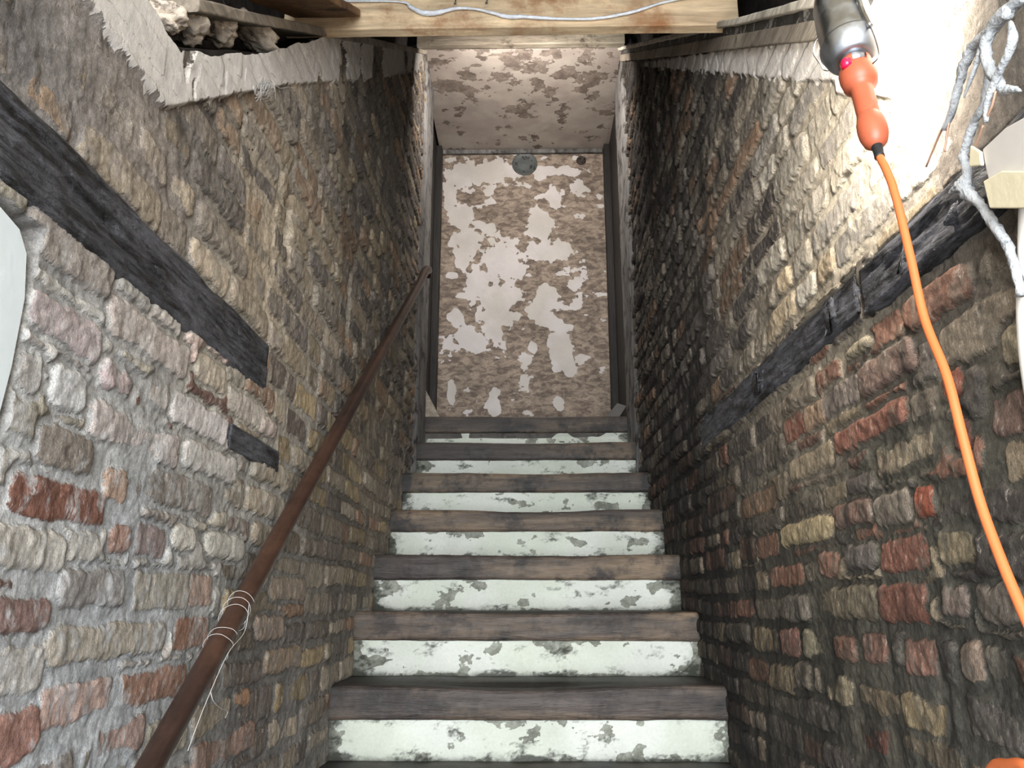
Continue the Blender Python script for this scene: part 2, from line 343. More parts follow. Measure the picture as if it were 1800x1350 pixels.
def build_wall(side, name, mat, seed, explicit, palette, mort, sootpts, relief, holes, pband):
    ys = [-.4]
    while ys[-1] < .6: ys.append(ys[-1] + .025)
    while ys[-1] < 4.2: ys.append(ys[-1] + max(.0026, .0030 * ys[-1]))
    ys[-1] = 4.2; ys = np.array(ys); nr = 820
    zb = np.maximum(FLOOR, -2.13 + .657 * ys); zt = ztop(ys)
    if side < 0: zt = zt - .075 * np.clip((1.95 - ys) / .6, 0, 1) * (ys > .2) + .012 * fbm(ys, ys * 0, 14, 4, 71) * np.clip((2.4 - ys) * 2, 0, 1)
    u = np.linspace(0, 1, nr)
    Y = np.repeat(ys[:, None], nr, 1); Z = zb[:, None] + (zt - zb)[:, None] * u[None, :]
    Yw = Y + .006 * fbm(Y, Z, 7, 3, seed + 40); Zw = Z + .012 * fbm(Y, Z, 1.3, 2, seed + 50) + .004 * fbm(Y, Z, 12, 2, seed + 60)
    sd = np.full(Y.shape, -.03); bc = np.zeros(Y.shape + (3,)); bc[:] = lin((120, 105, 92)); hh = np.zeros(Y.shape)
    R = bricks_for(side, seed, explicit, palette)
    wob = .0045 * fbm(Y, Z, 30, 3, seed + 70) + .003 * fbm(Y, Z, 75, 2, seed + 71)
    Esd = None
    for (y0, y1, z0, z1, col, rv, ex) in R:
        if not ex and Esd is None: Esd = sd.copy()
        i0, i1 = np.searchsorted(ys, [y0 - .03, y1 + .03])
        if i1 <= i0: continue
        A = (z0 - .04 - zb[i0:i1]) / (zt - zb)[i0:i1]; B = (z1 + .04 - zb[i0:i1]) / (zt - zb)[i0:i1]
        j0 = int(max(0, math.floor(A.min() * (nr - 1)))); j1 = int(min(nr, math.ceil(B.max() * (nr - 1)) + 1))
        if j1 <= j0: continue
        sl = (slice(i0, i1), slice(j0, j1)); Yp = (Y if ex else Yw)[sl]; Zp = (Z if ex else Zw)[sl]
        dy = np.minimum(Yp - y0, y1 - Yp); dz = np.minimum(Zp - z0, z1 - Zp); r = .010 + .008 * rv
        q1 = np.maximum(r - dy, 0); q2 = np.maximum(r - dz, 0); s = np.minimum(r - np.hypot(q1, q2), np.minimum(dy, dz)) + wob[sl]
        if not ex: s = np.minimum(s, -Esd[sl] - .009)
        m = s > sd[sl]; sd[sl] = np.where(m, s, sd[sl]); bc[sl] = np.where(m[..., None], lin(soft(col, .72 if side < 0 else .66)), bc[sl])
        hh[sl] = np.where(m, (.45 + .9 * rv) * np.clip(s / .006, 0, 1) ** .45 + (rv - .5) * .4 * np.clip(s / .01, 0, 1), hh[sl])
    relm = relief(Y, Z)
    cover = np.clip(fbm(Y, Z, 4.5, 3, seed + 88) - .18, 0, 1) + .55 * np.clip((Z - .54) * 8, 0, 1) * np.clip((1.25 - Y) * 4, 0, 1) * (.55 + .6 * fbm(Y, Z, 6, 3, seed + 91)); sd = sd - .035 * cover; hh = hh * np.clip(1 - cover * 3, .2, 1)
    n = fbm(Y, Z, 22, 4, seed + 3, .6); big = fbm(Y, Z, 2.2, 3, seed + 5)
    H = hh * .0085 * relm + .0040 * n + .010 * big + .0022 * fbm(Y, Z, 90, 3, seed + 9) * np.minimum(1, relm)
    pl = np.full(Y.shape, -1.0); d = Z - zband(Y)
    pl = pband(Y, Z, d); pm = np.clip(pl * 60 + .5, 0, 1)
    H = H * (1 - pm * .75) + .010 * pm
    for (y0, y1, z0, z1, dep) in holes:
        q = np.clip(np.minimum(np.minimum(Y - y0, y1 - Y), np.minimum(Z - z0, z1 - Z)) / .006, 0, 1); H = H * (1 - q) - dep * q
        if dep < .03: sd = np.where(q > 0, -.03, sd)
    P = np.stack([side * (HW + .006) - side * H, Y, Z], -1)
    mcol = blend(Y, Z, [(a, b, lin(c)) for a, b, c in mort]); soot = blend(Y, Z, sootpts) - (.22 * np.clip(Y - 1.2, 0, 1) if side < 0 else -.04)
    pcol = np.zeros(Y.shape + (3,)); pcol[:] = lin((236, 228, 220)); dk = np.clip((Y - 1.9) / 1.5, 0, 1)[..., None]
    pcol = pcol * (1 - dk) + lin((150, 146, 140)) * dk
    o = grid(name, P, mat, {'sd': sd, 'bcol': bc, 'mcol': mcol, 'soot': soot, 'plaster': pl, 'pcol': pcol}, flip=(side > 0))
    return struct(o)

def lp(px, py, v): q = onX(px, py, -HW); return (q.y, q.z, v)
def rp(px, py, v): q = onX(px, py, HW); return (q.y, q.z, v)
EXL = [(188, 338, 595, 68, (205, 186, 174)), (50, 185, 572, 72, (196, 176, 172)), (178, 240, 665, 50, (205, 180, 176)), (262, 303, 695, 52, (206, 192, 180)),
 (303, 402, 735, 55, (224, 212, 206)), (95, 158, 683, 75, (214, 210, 206)), (38, 82, 655, 72, (190, 182, 174)), (72, 172, 790, 72, (150, 136, 122)),
 (156, 322, 764, 66, (208, 192, 184)), (325, 420, 812, 50, (214, 204, 194)), (24, 196, 880, 70, (148, 92, 72)), (190, 231, 852, 62, (196, 158, 132)), (240, 380, 862, 62, (150, 138, 126)),
 (-40, 126, 963, 78, (206, 196, 182)), (200, 234, 948, 54, (166, 124, 106)), (245, 298, 950, 52, (160, 138, 132)), (310, 346, 946, 48, (214, 204, 188)), (365, 432, 960, 44, (206, 198, 182)),
 (-40, 97, 1082, 62, (158, 120, 110)), (113, 226, 1034, 66, (160, 152, 146)), (244, 338, 1040, 66, (176, 166, 150)), (340, 378, 1038, 56, (184, 150, 130)),
 (90, 296, 1128, 60, (186, 172, 152)), (312, 374, 1112, 56, (168, 118, 92)), (-60, 88, 1182, 84, (214, 206, 196)), (82, 205, 1232, 70, (206, 168, 152)), (222, 332, 1205, 58, (170, 122, 98)),
 (-60, 74, 1302, 92, (184, 128, 110)), (176, 258, 1298, 62, (178, 144, 130)), (340, 446, 1316, 56, (170, 132, 112)), (412, 440, 1228, 30, (196, 142, 100)), (455, 500, 1103, 44, (172, 146, 124)),
 (480, 540, 1035, 40, (170, 148, 124)), (470, 528, 1160, 42, (166, 140, 112)), (345, 400, 655, 50, (206, 186, 160)), (400, 470, 720, 46, (206, 190, 174)), (455, 490, 752, 34, (214, 190, 176))]
EXR = [(1505, 1606, 645, 62, (138, 104, 88)), (1478, 1530, 612, 24, (176, 156, 120)), (1462, 1594, 750, 50, (164, 96, 72)), (1592, 1641, 712, 56, (158, 136, 112)), (1530, 1642, 798, 62, (160, 138, 106)),
 (1384, 1460, 812, 42, (162, 138, 104)), (1410, 1446, 730, 46, (170, 130, 96)), (1375, 1410, 750, 44, (158, 90, 66)), (1440, 1503, 697, 50, (130, 112, 100)), (1645, 1683, 678, 58, (150, 76, 54)), (1668, 1702, 762, 58, (148, 78, 60)),
 (1750, 1792, 605, 74, (172, 150, 112)), (1735, 1830, 722, 78, (140, 104, 88)), (1766, 1830, 806, 66, (164, 138, 104)), (1370, 1460, 934, 40, (192, 164, 112)), (1530, 1596, 894, 58, (150, 132, 112)),
 (1605, 1641, 880, 58, (172, 78, 50)), (1461, 1528, 902, 46, (140, 100, 82)), (1648, 1716, 960, 62, (156, 134, 98)), (1540, 1626, 975, 58, (158, 92, 70)), (1481, 1536, 978, 46, (120, 106, 98)), (1436, 1470, 992, 44, (166, 110, 84)),
 (1540, 1626, 1060, 68, (144, 84, 64)), (1432, 1538, 1060, 58, (140, 122, 92)), (1380, 1426, 1068, 50, (118, 106, 90)), (1655, 1702, 1058, 56, (150, 124, 108)), (1325, 1363, 1124, 44, (158, 132, 92)), (1368, 1402, 1128, 46, (160, 104, 86)),
 (1410, 1456, 1133, 52, (150, 136, 104)), (1462, 1500, 1138, 44, (156, 98, 72)), (1514, 1552, 1140, 52, (150, 102, 82)), (1585, 1645, 1158, 66, (170, 112, 90)), (1690, 1732, 1165, 74, (166, 136, 112)), (1736, 1780, 1170, 72, (150, 134, 112)),
 (1352, 1395, 1192, 46, (150, 126, 90)), (1446, 1496, 1215, 56, (172, 150, 112)), (1315, 1350, 1178, 38, (130, 88, 62)), (1580, 1662, 1260, 66, (170, 142, 98)), (1505, 1576, 1236, 46, (140, 116, 84)), (1490, 1572, 1300, 62, (136, 74, 54)), (1584, 1690, 1325, 60, (136, 116, 88)),
 (1240, 1290, 880, 34, (118, 88, 70)), (1300, 1360, 885, 40, (150, 110, 78)), (1240, 1272, 983, 34, (140, 90, 66)), (1330, 1366, 960, 40, (150, 100, 74)), (1300, 1326, 965, 42, (110, 74, 56)), (1720, 1800, 1060, 66, (130, 112, 96)), (1700, 1800, 1275, 90, (112, 100, 90))]
def pal_left(r, y, z):
    if z > .55:
        c = [(176, 158, 138), (150, 136, 120), (190, 168, 140), (134, 122, 112), (184, 150, 118), (160, 140, 112)]
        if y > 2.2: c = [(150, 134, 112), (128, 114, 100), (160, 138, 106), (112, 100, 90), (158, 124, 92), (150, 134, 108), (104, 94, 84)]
    elif y < 1.5: c = [(206, 194, 182), (190, 178, 166), (198, 168, 154), (170, 156, 144), (214, 206, 194), (150, 108, 92), (184, 172, 150)]
    else: c = [(176, 158, 134), (160, 142, 118), (182, 164, 138), (140, 124, 106), (166, 128, 100), (186, 158, 112), (128, 112, 100)]
    k = r.uniform(.84, 1.1); return tuple(v * k for v in r.choice(c))
def pal_right(r, y, z):
    if z > .56 and y < 1.7: c = [(190, 174, 150), (172, 158, 138), (204, 172, 128), (160, 148, 134), (196, 182, 160)]
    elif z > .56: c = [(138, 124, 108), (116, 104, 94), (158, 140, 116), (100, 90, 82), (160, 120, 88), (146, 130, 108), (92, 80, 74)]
    else: c = [(130, 112, 90), (112, 98, 82), (148, 126, 94), (100, 88, 78), (146, 94, 70), (120, 84, 66), (136, 118, 96), (92, 80, 72)]
    k = r.uniform(.84, 1.1); return tuple(v * k for v in r.choice(c))
def rel_left(Y, Z): return np.clip(.75 + .25 * fbm(Y, Z, 3, 2, 77) + .35 * (Z > .7) * np.clip(Y - 1, 0, 1.2) - .55 * np.clip((Z - .55) * 6, 0, 1) * np.clip((1.35 - Y) * 3, 0, 1), .15, 1.6)
def rel_right(Y, Z): return np.clip(.8 + .25 * fbm(Y, Z, 3, 2, 78) + .5 * (Z > .3) * np.clip(Y - 1.4, 0, 1.0) - .5 * np.clip((Z - .54) * 8, 0, 1) * np.clip((1.1 - Y) * 3, 0, 1), .15, 1.7)
def pb_left(Y, Z, d): return np.minimum(d * 2.0 + .02, .09) - .05 * np.clip(Y - 2.4, 0, 1.2) + (-.9) * np.clip(fbm(Y, Z * .35, 9, 4, 31) - .20, 0, .25) * np.clip((Y - .9) * 6, 0, 1) + .05 * np.clip((1.6 - Y) * 2, 0, 1)
def pb_right(Y, Z, d):
    top = ztop(Y) - Z
    return np.minimum(np.minimum(d * 2.0 + .03, .09), (top - .045) * 3 + .08 * (Y < 1.3)) - .045 * np.clip(Y - 1.5, 0, 2.5) - .02 + .05 * (Y < 1.25)
soL = [lp(60, 60, .62), lp(150, 260, .35), lp(350, 190, .70), lp(420, 330, .22), lp(250, 400, -.1), lp(560, 400, .30), lp(660, 200, .62), lp(700, 350, .55), lp(120, 620, -.5), lp(300, 700, -.5), lp(450, 700, -.3),
       lp(80, 1000, -.45), lp(250, 1100, -.1), lp(420, 960, -.05), lp(420, 1250, .45), lp(560, 1200, .62), lp(600, 1000, .35), lp(680, 800, .30), lp(600, 700, .0), lp(500, 870, -.1), lp(150, 1300, -.2), (3.9, 2.6, .75), (3.0, 2.1, .62), (2.6, 1.9, .7)]
soR = [rp(1150, 250, .85), rp(1250, 220, .62), rp(1380, 220, .12), rp(1480, 300, -.5), rp(1450, 400, -.2), rp(1300, 500, .28), rp(1180, 550, .55), rp(1160, 700, .72), rp(1680, 120, .5), rp(1600, 330, .15), rp(1660, 480, .4), rp(1750, 520, .4),
       rp(1500, 600, .35), rp(1450, 800, .35), rp(1600, 900, .35), rp(1400, 1000, .42), rp(1300, 1000, .62), rp(1240, 1050, .9), rp(1270, 1250, .95), rp(1360, 1250, .65), rp(1500, 1200, .5), rp(1700, 1200, .6), rp(1780, 1000, .55), rp(1200, 850, .8), rp(1720, 700, .5), (4.0, 2.6, .95), (3.9, 1.6, .8)]
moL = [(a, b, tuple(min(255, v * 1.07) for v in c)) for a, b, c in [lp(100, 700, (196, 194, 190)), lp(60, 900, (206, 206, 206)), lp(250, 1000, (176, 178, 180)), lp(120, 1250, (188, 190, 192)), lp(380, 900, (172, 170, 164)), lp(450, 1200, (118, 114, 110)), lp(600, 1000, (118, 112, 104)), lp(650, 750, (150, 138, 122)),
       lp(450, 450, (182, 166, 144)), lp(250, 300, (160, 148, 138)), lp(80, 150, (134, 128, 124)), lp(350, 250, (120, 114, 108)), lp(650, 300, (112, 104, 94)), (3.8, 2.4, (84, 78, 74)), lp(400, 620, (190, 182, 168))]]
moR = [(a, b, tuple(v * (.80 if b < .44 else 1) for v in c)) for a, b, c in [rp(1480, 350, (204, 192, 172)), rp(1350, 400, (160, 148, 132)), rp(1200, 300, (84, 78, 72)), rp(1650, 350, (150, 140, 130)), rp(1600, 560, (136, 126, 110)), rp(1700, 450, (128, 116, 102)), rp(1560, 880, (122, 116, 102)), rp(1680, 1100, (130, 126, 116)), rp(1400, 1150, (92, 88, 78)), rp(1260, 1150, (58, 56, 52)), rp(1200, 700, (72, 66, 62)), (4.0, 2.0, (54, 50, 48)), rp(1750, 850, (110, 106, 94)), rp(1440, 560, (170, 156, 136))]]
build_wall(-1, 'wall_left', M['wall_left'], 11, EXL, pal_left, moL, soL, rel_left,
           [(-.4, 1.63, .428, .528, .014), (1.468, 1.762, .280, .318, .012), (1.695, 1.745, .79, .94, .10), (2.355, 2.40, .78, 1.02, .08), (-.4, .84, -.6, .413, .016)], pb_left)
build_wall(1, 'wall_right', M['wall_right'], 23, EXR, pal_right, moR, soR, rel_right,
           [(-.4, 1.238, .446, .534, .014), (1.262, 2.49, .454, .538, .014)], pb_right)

# ------------------------------------------------------------------ shell: floor, far wall, ceilings, voids
struct(box('floor', (-1.6, -2.8, FLOOR - .1), (1.6, .92, FLOOR), M['floor']))
struct(box('floor', (-.60, 4.22, tstep(6) - .12), (.60, 5.0, tstep(6) - .002), M['floor']))
def peel_field(U, V, blobs, base, amp, f, seed, sx=1.0):
    F = base + amp * fbm(U * sx, V, f, 4, seed)
    for (bu, bv, ru, rv, s) in blobs:
        F = np.maximum(F, s * (1 - np.sqrt(((U - bu) / ru) ** 2 + ((V - bv) / rv) ** 2)) + .3 * fbm(U, V, f * 1.6, 3, seed + 7) - .02)
    return F
EY = 4.95; ppm = FPX / 5.2
def eb(px, py, rx, ry, s=.5): q = onY(px, py, EY); return (q.x, q.z, rx / ppm, ry / ppm, s)
blobs = [eb(885, 458, 42, 52), eb(840, 500, 26, 40), eb(870, 545, 30, 62), eb(825, 425, 28, 34), eb(815, 310, 38, 30), eb(870, 300, 40, 28), eb(812, 385, 22, 30), eb(950, 395, 26, 36), eb(955, 440, 32, 22), eb(985, 440, 22, 22),
         eb(945, 545, 22, 30), eb(960, 520, 22, 26), eb(985, 610, 20, 46), eb(1000, 640, 14, 28), eb(970, 570, 24, 14), eb(820, 590, 20, 24), eb(840, 605, 14, 22), eb(868, 715, 14, 20), eb(870, 692, 10, 12), eb(982, 706, 15, 14), eb(812, 455, 14, 24),
         eb(960, 300, 24, 12), eb(1000, 300, 30, 12), eb(1020, 330, 16, 16), eb(975, 345, 16, 22), eb(800, 560, 14, 22), eb(995, 575, 12, 12), eb(937, 610, 8, 10), eb(790, 340, 14, 40), eb(795, 690, 8, 30), eb(1010, 500, 12, 10), eb(900, 520, 22, 16)]
U, V = np.meshgrid(np.linspace(-.75, .75, 300), np.linspace(.9, 3.0, 420), indexing='ij')
F = peel_field(U, V, blobs, -.30, .85, 14, 301, .6)
struct(grid('wall_end', np.stack([U, EY + .004 * fbm(U, V, 8, 4, 12), V], -1), M['end'], {'paint': F}, flip=False))
# strip of plainer plaster down the left edge of the far wall, and boards at the doorways
U, V = np.meshgrid(np.linspace(-.58, .58, 240), np.linspace(3.89, 4.95, 220), indexing='ij')
F = .17 + .9 * fbm(U * .8, V, 15, 5, 411, .65) + .15 * np.clip((V - 4.5) * 2, -1, 1)
struct(grid('ceiling', np.stack([U, V, 2.988 + .004 * fbm(U, V, 6, 3, 5)], -1), M['soffit'], {'paint': F}, flip=True))
struct(box('trim_1', (-.56, 4.925, 2.955), (.53, 4.948, 2.985), M['jamb']), 'thin cornice board between far wall and landing ceiling')
struct(box('ceiling', (-.60, 3.89, 3.0), (.60, 5.0, 3.05), M['void']))
struct(box('ceiling', (-.9, -.6, 1.34), (.9, 1.02, 1.42), M['ceil'], rough=.002))
sk = .729
struct(box('ceiling', (-.72, 1.02, 1.55), (.72, 3.9, 1.60), M['void'], skewz=.60))
for sx, nm in ((-1, 'wall_upper_left'), (1, 'wall_upper_right')):
    a, b = sorted((sx * .66, sx * .72)); struct(box(nm, (a, -.6, .40), (b, 1.0, 1.40), M['ceil'], rough=.003, res=.06)); struct(box(nm, (a, 1.0, .45), (b, 4.0, 1.75), M['void'], skewz=sk, rough=.006, res=.05))
struct(box('wall_core_left', (-.67, 1.0, .55), (-.562, 2.1, .785), M['void'], skewz=sk, rough=.008, res=.02))
struct(box('wall_upper_front', (-.72, 1.0, 1.36), (.72, 1.03, 1.66), M['void']))
struct(box('wall_upper_end', (-.72, 3.93, 3.05), (.72, 3.97, 4.0), M['void']))
# doorways on the landing
for sx, i in ((-1, 1), (1, 2)):
    xi = sx * (.56 if sx < 0 else .535)
    a, b = sorted((xi + sx * .035, xi + sx * .075)); d = struct(box('door_%d' % i, (a, 4.2, tstep(6)), (b, 4.95, 2.99), M['door_dark']), 'dark door leaf in the %s side of the landing' % ('left' if sx < 0 else 'right'))
    a, b = sorted((xi - sx * .004, xi + sx * .05))
    struct(box('trim_%d' % (i + 1), (a, 4.845, tstep(6)), (b, 4.93, 2.97), M['door_dark'], rough=.002), 'far door jamb on the landing')
    # plastered corner strip where the stair wall ends
    y0, y1 = 3.86, 4.215; uu, vv = np.meshgrid(np.linspace(0, 1, 30), np.linspace(0, 1, 260), indexing='ij')
    Yg = y0 + (y1 - y0) * uu; Zg = .45 + (ztop(y0) - .47) * vv; X = sx * (HW - .014 - .006 * fbm(Yg, Zg, 7, 4, 90 + i) + .02 * (1 - np.clip(uu * 8, 0, 1)))
    o = struct(grid('trim_%d' % (i + 3), np.stack([X, Yg, Zg], -1), M['jamb'], flip=(sx > 0)), 'flaking plastered corner where the stair wall ends')
    s = o.modifiers.new('thickness', 'SOLIDIFY'); s.thickness = .02; s.offset = -1

# timber header over the landing mouth, cross beam, sloping wall plates
tag(box('header_beam', (-.60, 3.86, 2.995), (.56, 3.90, 3.09), M['plank_x'], rough=.003), 'grey weathered timber header across the top of the stairs', 'beam')
o = tag(box('header_board', (-.30, 3.85, 3.10), (.55, 3.87, 3.16), M['plank_x'], rough=.003), 'short grey board lying on the header beam', 'board')
o = tag(box('cross_beam', (-.65, 1.85, 1.488), (.575, 1.885, 1.78), M['pine'], rough=.002), 'pale raw pine trimmer beam crossing above the stairwell', 'beam')
tag(box('wall_plate', (-.65, 1.12, .935), (-.535, 3.86, .962), M['plank'], skewz=sk, rough=.004), 'grey sloping plank along the top of left wall', 'board')
tag(box('brown_plank', (-.62, 1.25, 1.12), (-.44, 1.84, 1.145), M['brown_plank'], skewz=sk * .92, rough=.004), 'brown broken plank above the left wall, under the pine beam', 'board')
tag(box('wall_plate', (.515, 1.10, .93), (.65, 3.86, .95), M['lit_plank'], skewz=sk, rough=.004), 'pale sloping plank along the top of right wall', 'board')
struct(box('trim_7', (.532, 1.10, .903), (.57, 3.86, .932), M['dark_peel'], skewz=sk, rough=.010, res=.012), 'jagged dark packing between right wall plate and batten')
struct(box('trim_6', (.528, 1.10, .862), (.548, 3.86, .905), M['plank'], skewz=sk, rough=.003), 'sloping batten below the right wall plate')

# ------------------------------------------------------------------ staircase
stair = empty('staircase', (0, fstep(-5), FLOOR), 'flight of timber steps with white peeling risers between brick walls', 'staircase')
for k in range(-5, 7):
    f = fstep(k); tp = tstep(k); nx = 240 if k > -1 else 30; rnd = random.Random(k + 50)
    x0, x1 = -.555, .555
    # riser
    U, V = np.meshgrid(np.linspace(x0, x1, nx), np.linspace(tp - .20, tp - .085, 30 if k > -1 else 4), indexing='ij')
    Fd = .25 + .8 * fbm(U * .8, V * 1.3, 13, 5, 500 + k * 13, .6) + 2.0 * np.clip(V - (tp - .185), -1, 0) * 8 - np.clip((np.abs(U) - .50) * 8, 0, 1)
    up = .34 * np.clip((k - 1) / 3, 0, 1)  # upper steps get a darker tone on riser and nosing
    Dd = .25 * up + np.clip((np.abs(U) - .47) * 9, 0, 1) + .8 * np.clip((tp - .172 - V) * 40, 0, 1) + 1.9 * np.clip(fbm(U, V * 2, 10, 6, 820 + k, .8) - .02, 0, 1)  # grime at the ends and in blotches, darker along the foot
    g = grid('riser', np.stack([U, f + .010 + .004 * fbm(U, V, 5, 3, 600 + k), V], -1), M['riser'], {'paint': Fd, 'dirt_shade': Dd}, stair)
    s = g.modifiers.new('thickness', 'SOLIDIFY'); s.thickness = .03; s.offset = -1
    # tread: heavy timber nosing, worn hollow in the middle
    prof = [(f + .012, tp - .092), (f + .001, tp - .089), (f - .001, tp - .05), (f, tp - .012), (f + .006, tp - .002), (f + .02, tp), (f + .12, tp - .001), (f + .33, tp), (f + .33, tp - .09)]
    nn = 200 if k > -1 else 20; xs = np.linspace(x0, x1, nn); n_p = len(prof)
    P = np.zeros((nn, n_p * 3 - 2, 3)); pr = []
    for a in range(n_p - 1):
        for q in range(3): pr.append([prof[a][0] + (prof[a + 1][0] - prof[a][0]) * q / 3, prof[a][1] + (prof[a + 1][1] - prof[a][1]) * q / 3])
    pr.append(prof[-1]); pr = np.array(pr)
    P[..., 0] = xs[:, None]; P[..., 1] = pr[None, :, 0]; P[..., 2] = pr[None, :, 1]
    wear = np.exp(-((xs - .02 * k + .02) / .26) ** 2) * (.008 if k not in (0, 3) else .012)
    topm = (pr[:, 1] > tp - .03)[None, :] * (pr[:, 0] < f + .1)[None, :]
    P[..., 2] -= wear[:, None] * topm; P[..., 1] += .0035 * fbm(P[..., 0], P[..., 2], 12, 4, 700 + k) - .001; P[..., 2] += .003 * fbm(P[..., 0], P[..., 1], 10, 4, 740 + k)
    dt = np.zeros((nn, len(pr))); dt[:] = np.clip((pr[:, 0] - f - .012) * 60, 0, 1)[None, :]  # tread tops darkened: grime plus painted-in shade behind each nosing
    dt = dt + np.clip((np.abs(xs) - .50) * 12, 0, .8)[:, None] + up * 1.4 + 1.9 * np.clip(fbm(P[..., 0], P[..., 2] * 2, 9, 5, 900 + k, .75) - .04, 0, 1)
    g = grid('tread', P, M['nosing'], {'dirt_shade': dt}, stair, flip=False)

# ------------------------------------------------------------------ charred timbers let into the walls
def rough_timber(name, side, y0, y1, z0, z1, mat, label, proud=.006, seed=0, endcut=0, cat='beam', tilt=0.0):
    ny = max(20, int((y1 - y0) / .006)); nz = 26
    yy, zz = np.meshgrid(np.linspace(0, 1, ny), np.linspace(0, 1, nz), indexing='ij')
    zn = fbm(yy * (y1 - y0) + seed, zz * 0, 9, 3, seed + 1) * min(.005, (z1 - z0) * .05)
    Z = z0 + (z1 - z0) * zz + tilt * (yy * (y1 - y0)) * zz + zn * np.where(zz < .5, -1, 1); Y = y0 + (y1 - y0) * yy + endcut * (zz - .5)
    crack = -.006 * np.clip(fbm(Y * .35, Z * 2.2, 22, 3, seed + 4) - .15, 0, 1) * 2.2
    edge = np.minimum(np.minimum(zz, 1 - zz) / .12, 1) ** .5
    H = (proud + .003 * fbm(Y, Z, 30, 4, seed + 2) + crack) * edge - .012 * (1 - edge)
    P = np.stack([side * (HW - H), Y, Z], -1)
    g = grid(name, P, mat, flip=(side > 0)); s = g.modifiers.new('thickness', 'SOLIDIFY'); s.thickness = .03; s.offset = -1
    return tag(g, label, cat)
rough_timber('charred_beam', -1, -.35, 1.63, .420, .538, M['char'], 'long black charred timber let into the left brick wall', seed=3, endcut=-.01)
rough_timber('charred_beam', 1, 1.262, 2.49, .448, .532, M['char'], 'longer charred timber section in the right wall, descending toward the stairs', seed=9, tilt=.022)
rough_timber('charred_beam', 1, -.35, 1.238, .440, .530, M['char'], 'near charred timber section in right wall, behind the orange cord', seed=15)
tag(box('timber_block', (-.60, 1.466, .274), (-.5455, 1.766, .322), M['char'], rough=.0025, res=.015), 'small black timber block in left wall under the charred beam', 'wood block')

# ------------------------------------------------------------------ plaster patch on the left edge
pts = [(-.35, .40), (.70, .405), (.766, .398), (.80, .390), (.816, .372), (.825, .325), (.822, .246), (.812, .17), (.79, .08), (.77, 0), (.75, -.15), (.72, -.4), (-.35, -.4)]
n = len(pts); vs = [(-.572, a, b) for a, b in pts] + [(-.551, a - .003, b - .003) for a, b in pts]
o = mk('plaster_patch', vs, [list(range(n))] + [list(range(n, 2 * n))[::-1]] + [[i, (i + 1) % n, n + (i + 1) % n, n + i] for i in range(n)][::-1], M['plaster'])
bv = o.modifiers.new('edge', 'BEVEL'); bv.width = .006; bv.segments = 3
tag(o, 'smooth white plaster patch with rounded corner at left wall edge', 'plaster patch')

# ------------------------------------------------------------------ handrail
def rail_pt(Y): return Vector((-.485, Y, -.2 + .69 * (Y - 1.132)))
h = empty('handrail', rail_pt(.55), 'brown round wooden handrail climbing along the left wall', 'handrail')
tube('rail', [rail_pt(.5), rail_pt(1.2), rail_pt(2.0), rail_pt(2.8), rail_pt(3.45), rail_pt(3.62) + Vector((0, 0, .012)), rail_pt(3.72) + Vector((.004, 0, 0)), rail_pt(3.76) + Vector((.004, 0, -.05))], [.0160, .0175, .0185, .0185, .0185] + [.021, .022, .012], M['rail'], h, 16)
for Y in (2.25, 3.05, 3.66):
    p = rail_pt(Y); tube('bracket', [p + Vector((0, 0, -.012)), p + Vector((-.01, 0, -.045)), p + Vector((-.04, 0, -.055)), (-.556, p.y, p.z - .055)], [.005, .005, .005, .007], M['iron'], h, 8)
def coil(name, Y, turns, seed, label):
    rnd = random.Random(seed); P = []
    ax = Vector((0, 1, .69)).normalized(); u = Vector((1, 0, 0)); v = ax.cross(u)
    for i in range(turns * 10 + 1):
        a = 2 * math.pi * i / 10; P.append(rail_pt(Y) + ax * (.004 * math.sin(i * .7 + seed) + i * .0004 * 5) + (u * math.cos(a) + v * math.sin(a)) * (.0205 + rnd.uniform(0, .003)))
    return tag(tube(name, P, .00045, M['twine'], None, 5, 3), label, 'wire')
coil('wire_loop', 1.375, 3, 2, 'loose thin wire coiled round the handrail, upper coil')
coil('wire_loop', 1.315, 2, 5, 'thin wire tied tightly round the handrail, lower coil')
q = onX(372, 1218, -.47)
tag(tube('thread', [onX(370, 1215, -.468), onX(375, 1232, -.465), onX(388, 1245, -.47), onX(400, 1250, -.475), onX(396, 1262, -.475)], .0006, M['twine'], None, 5), 'short white thread dangling beside the lower handrail', 'thread')
tag(tube('thread', [onX(438, 1060, -.46), onX(430, 1110, -.455), onX(400, 1150, -.452), onX(360, 1240, -.452), onX(330, 1320, -.452)], .0005, M['twine'], None, 5), 'long fine thread trailing down along the handrail', 'thread')

# ------------------------------------------------------------------ inspection lamp
A = onX(1541, 256, .44); B = onX(1503, 112, .445); Ct = onX(1466, -20, .45)
D = (B - A).normalized(); La = (B - A).length
lampT = empty('work_lamp', A, 'orange-handled inspection lamp with steel reflector hanging by the right wall', 'lamp')
hs = 1.42
hp = [(-.002, .004), (0, .009), (.004, .0135), (.012, .0165), (.020, .0172), (.028, .0165), (.034, .0145), (.037, .0128)]
hp += [(.037 + .0016 * i, .0128 + (.0005 if i % 2 else -.0001)) for i in range(1, 22)]
hp += [(.073, .013), (.076, .017), (.079, .0205), (.088, .0225), (.095, .0225), (.098, .021), (.0985, .017)]
hp = [(a * hs, r * 1.06) for a, r in hp]
lathe('handle', A, D, hp, M['orange'], lampT, 36)
A0 = A; A = A + D * .041
lathe('collar', A, D, [(.095, .0165), (.106, .0165), (.108, .0185), (.118, .0190), (.120, .017)], M['steel'], lampT, 32)
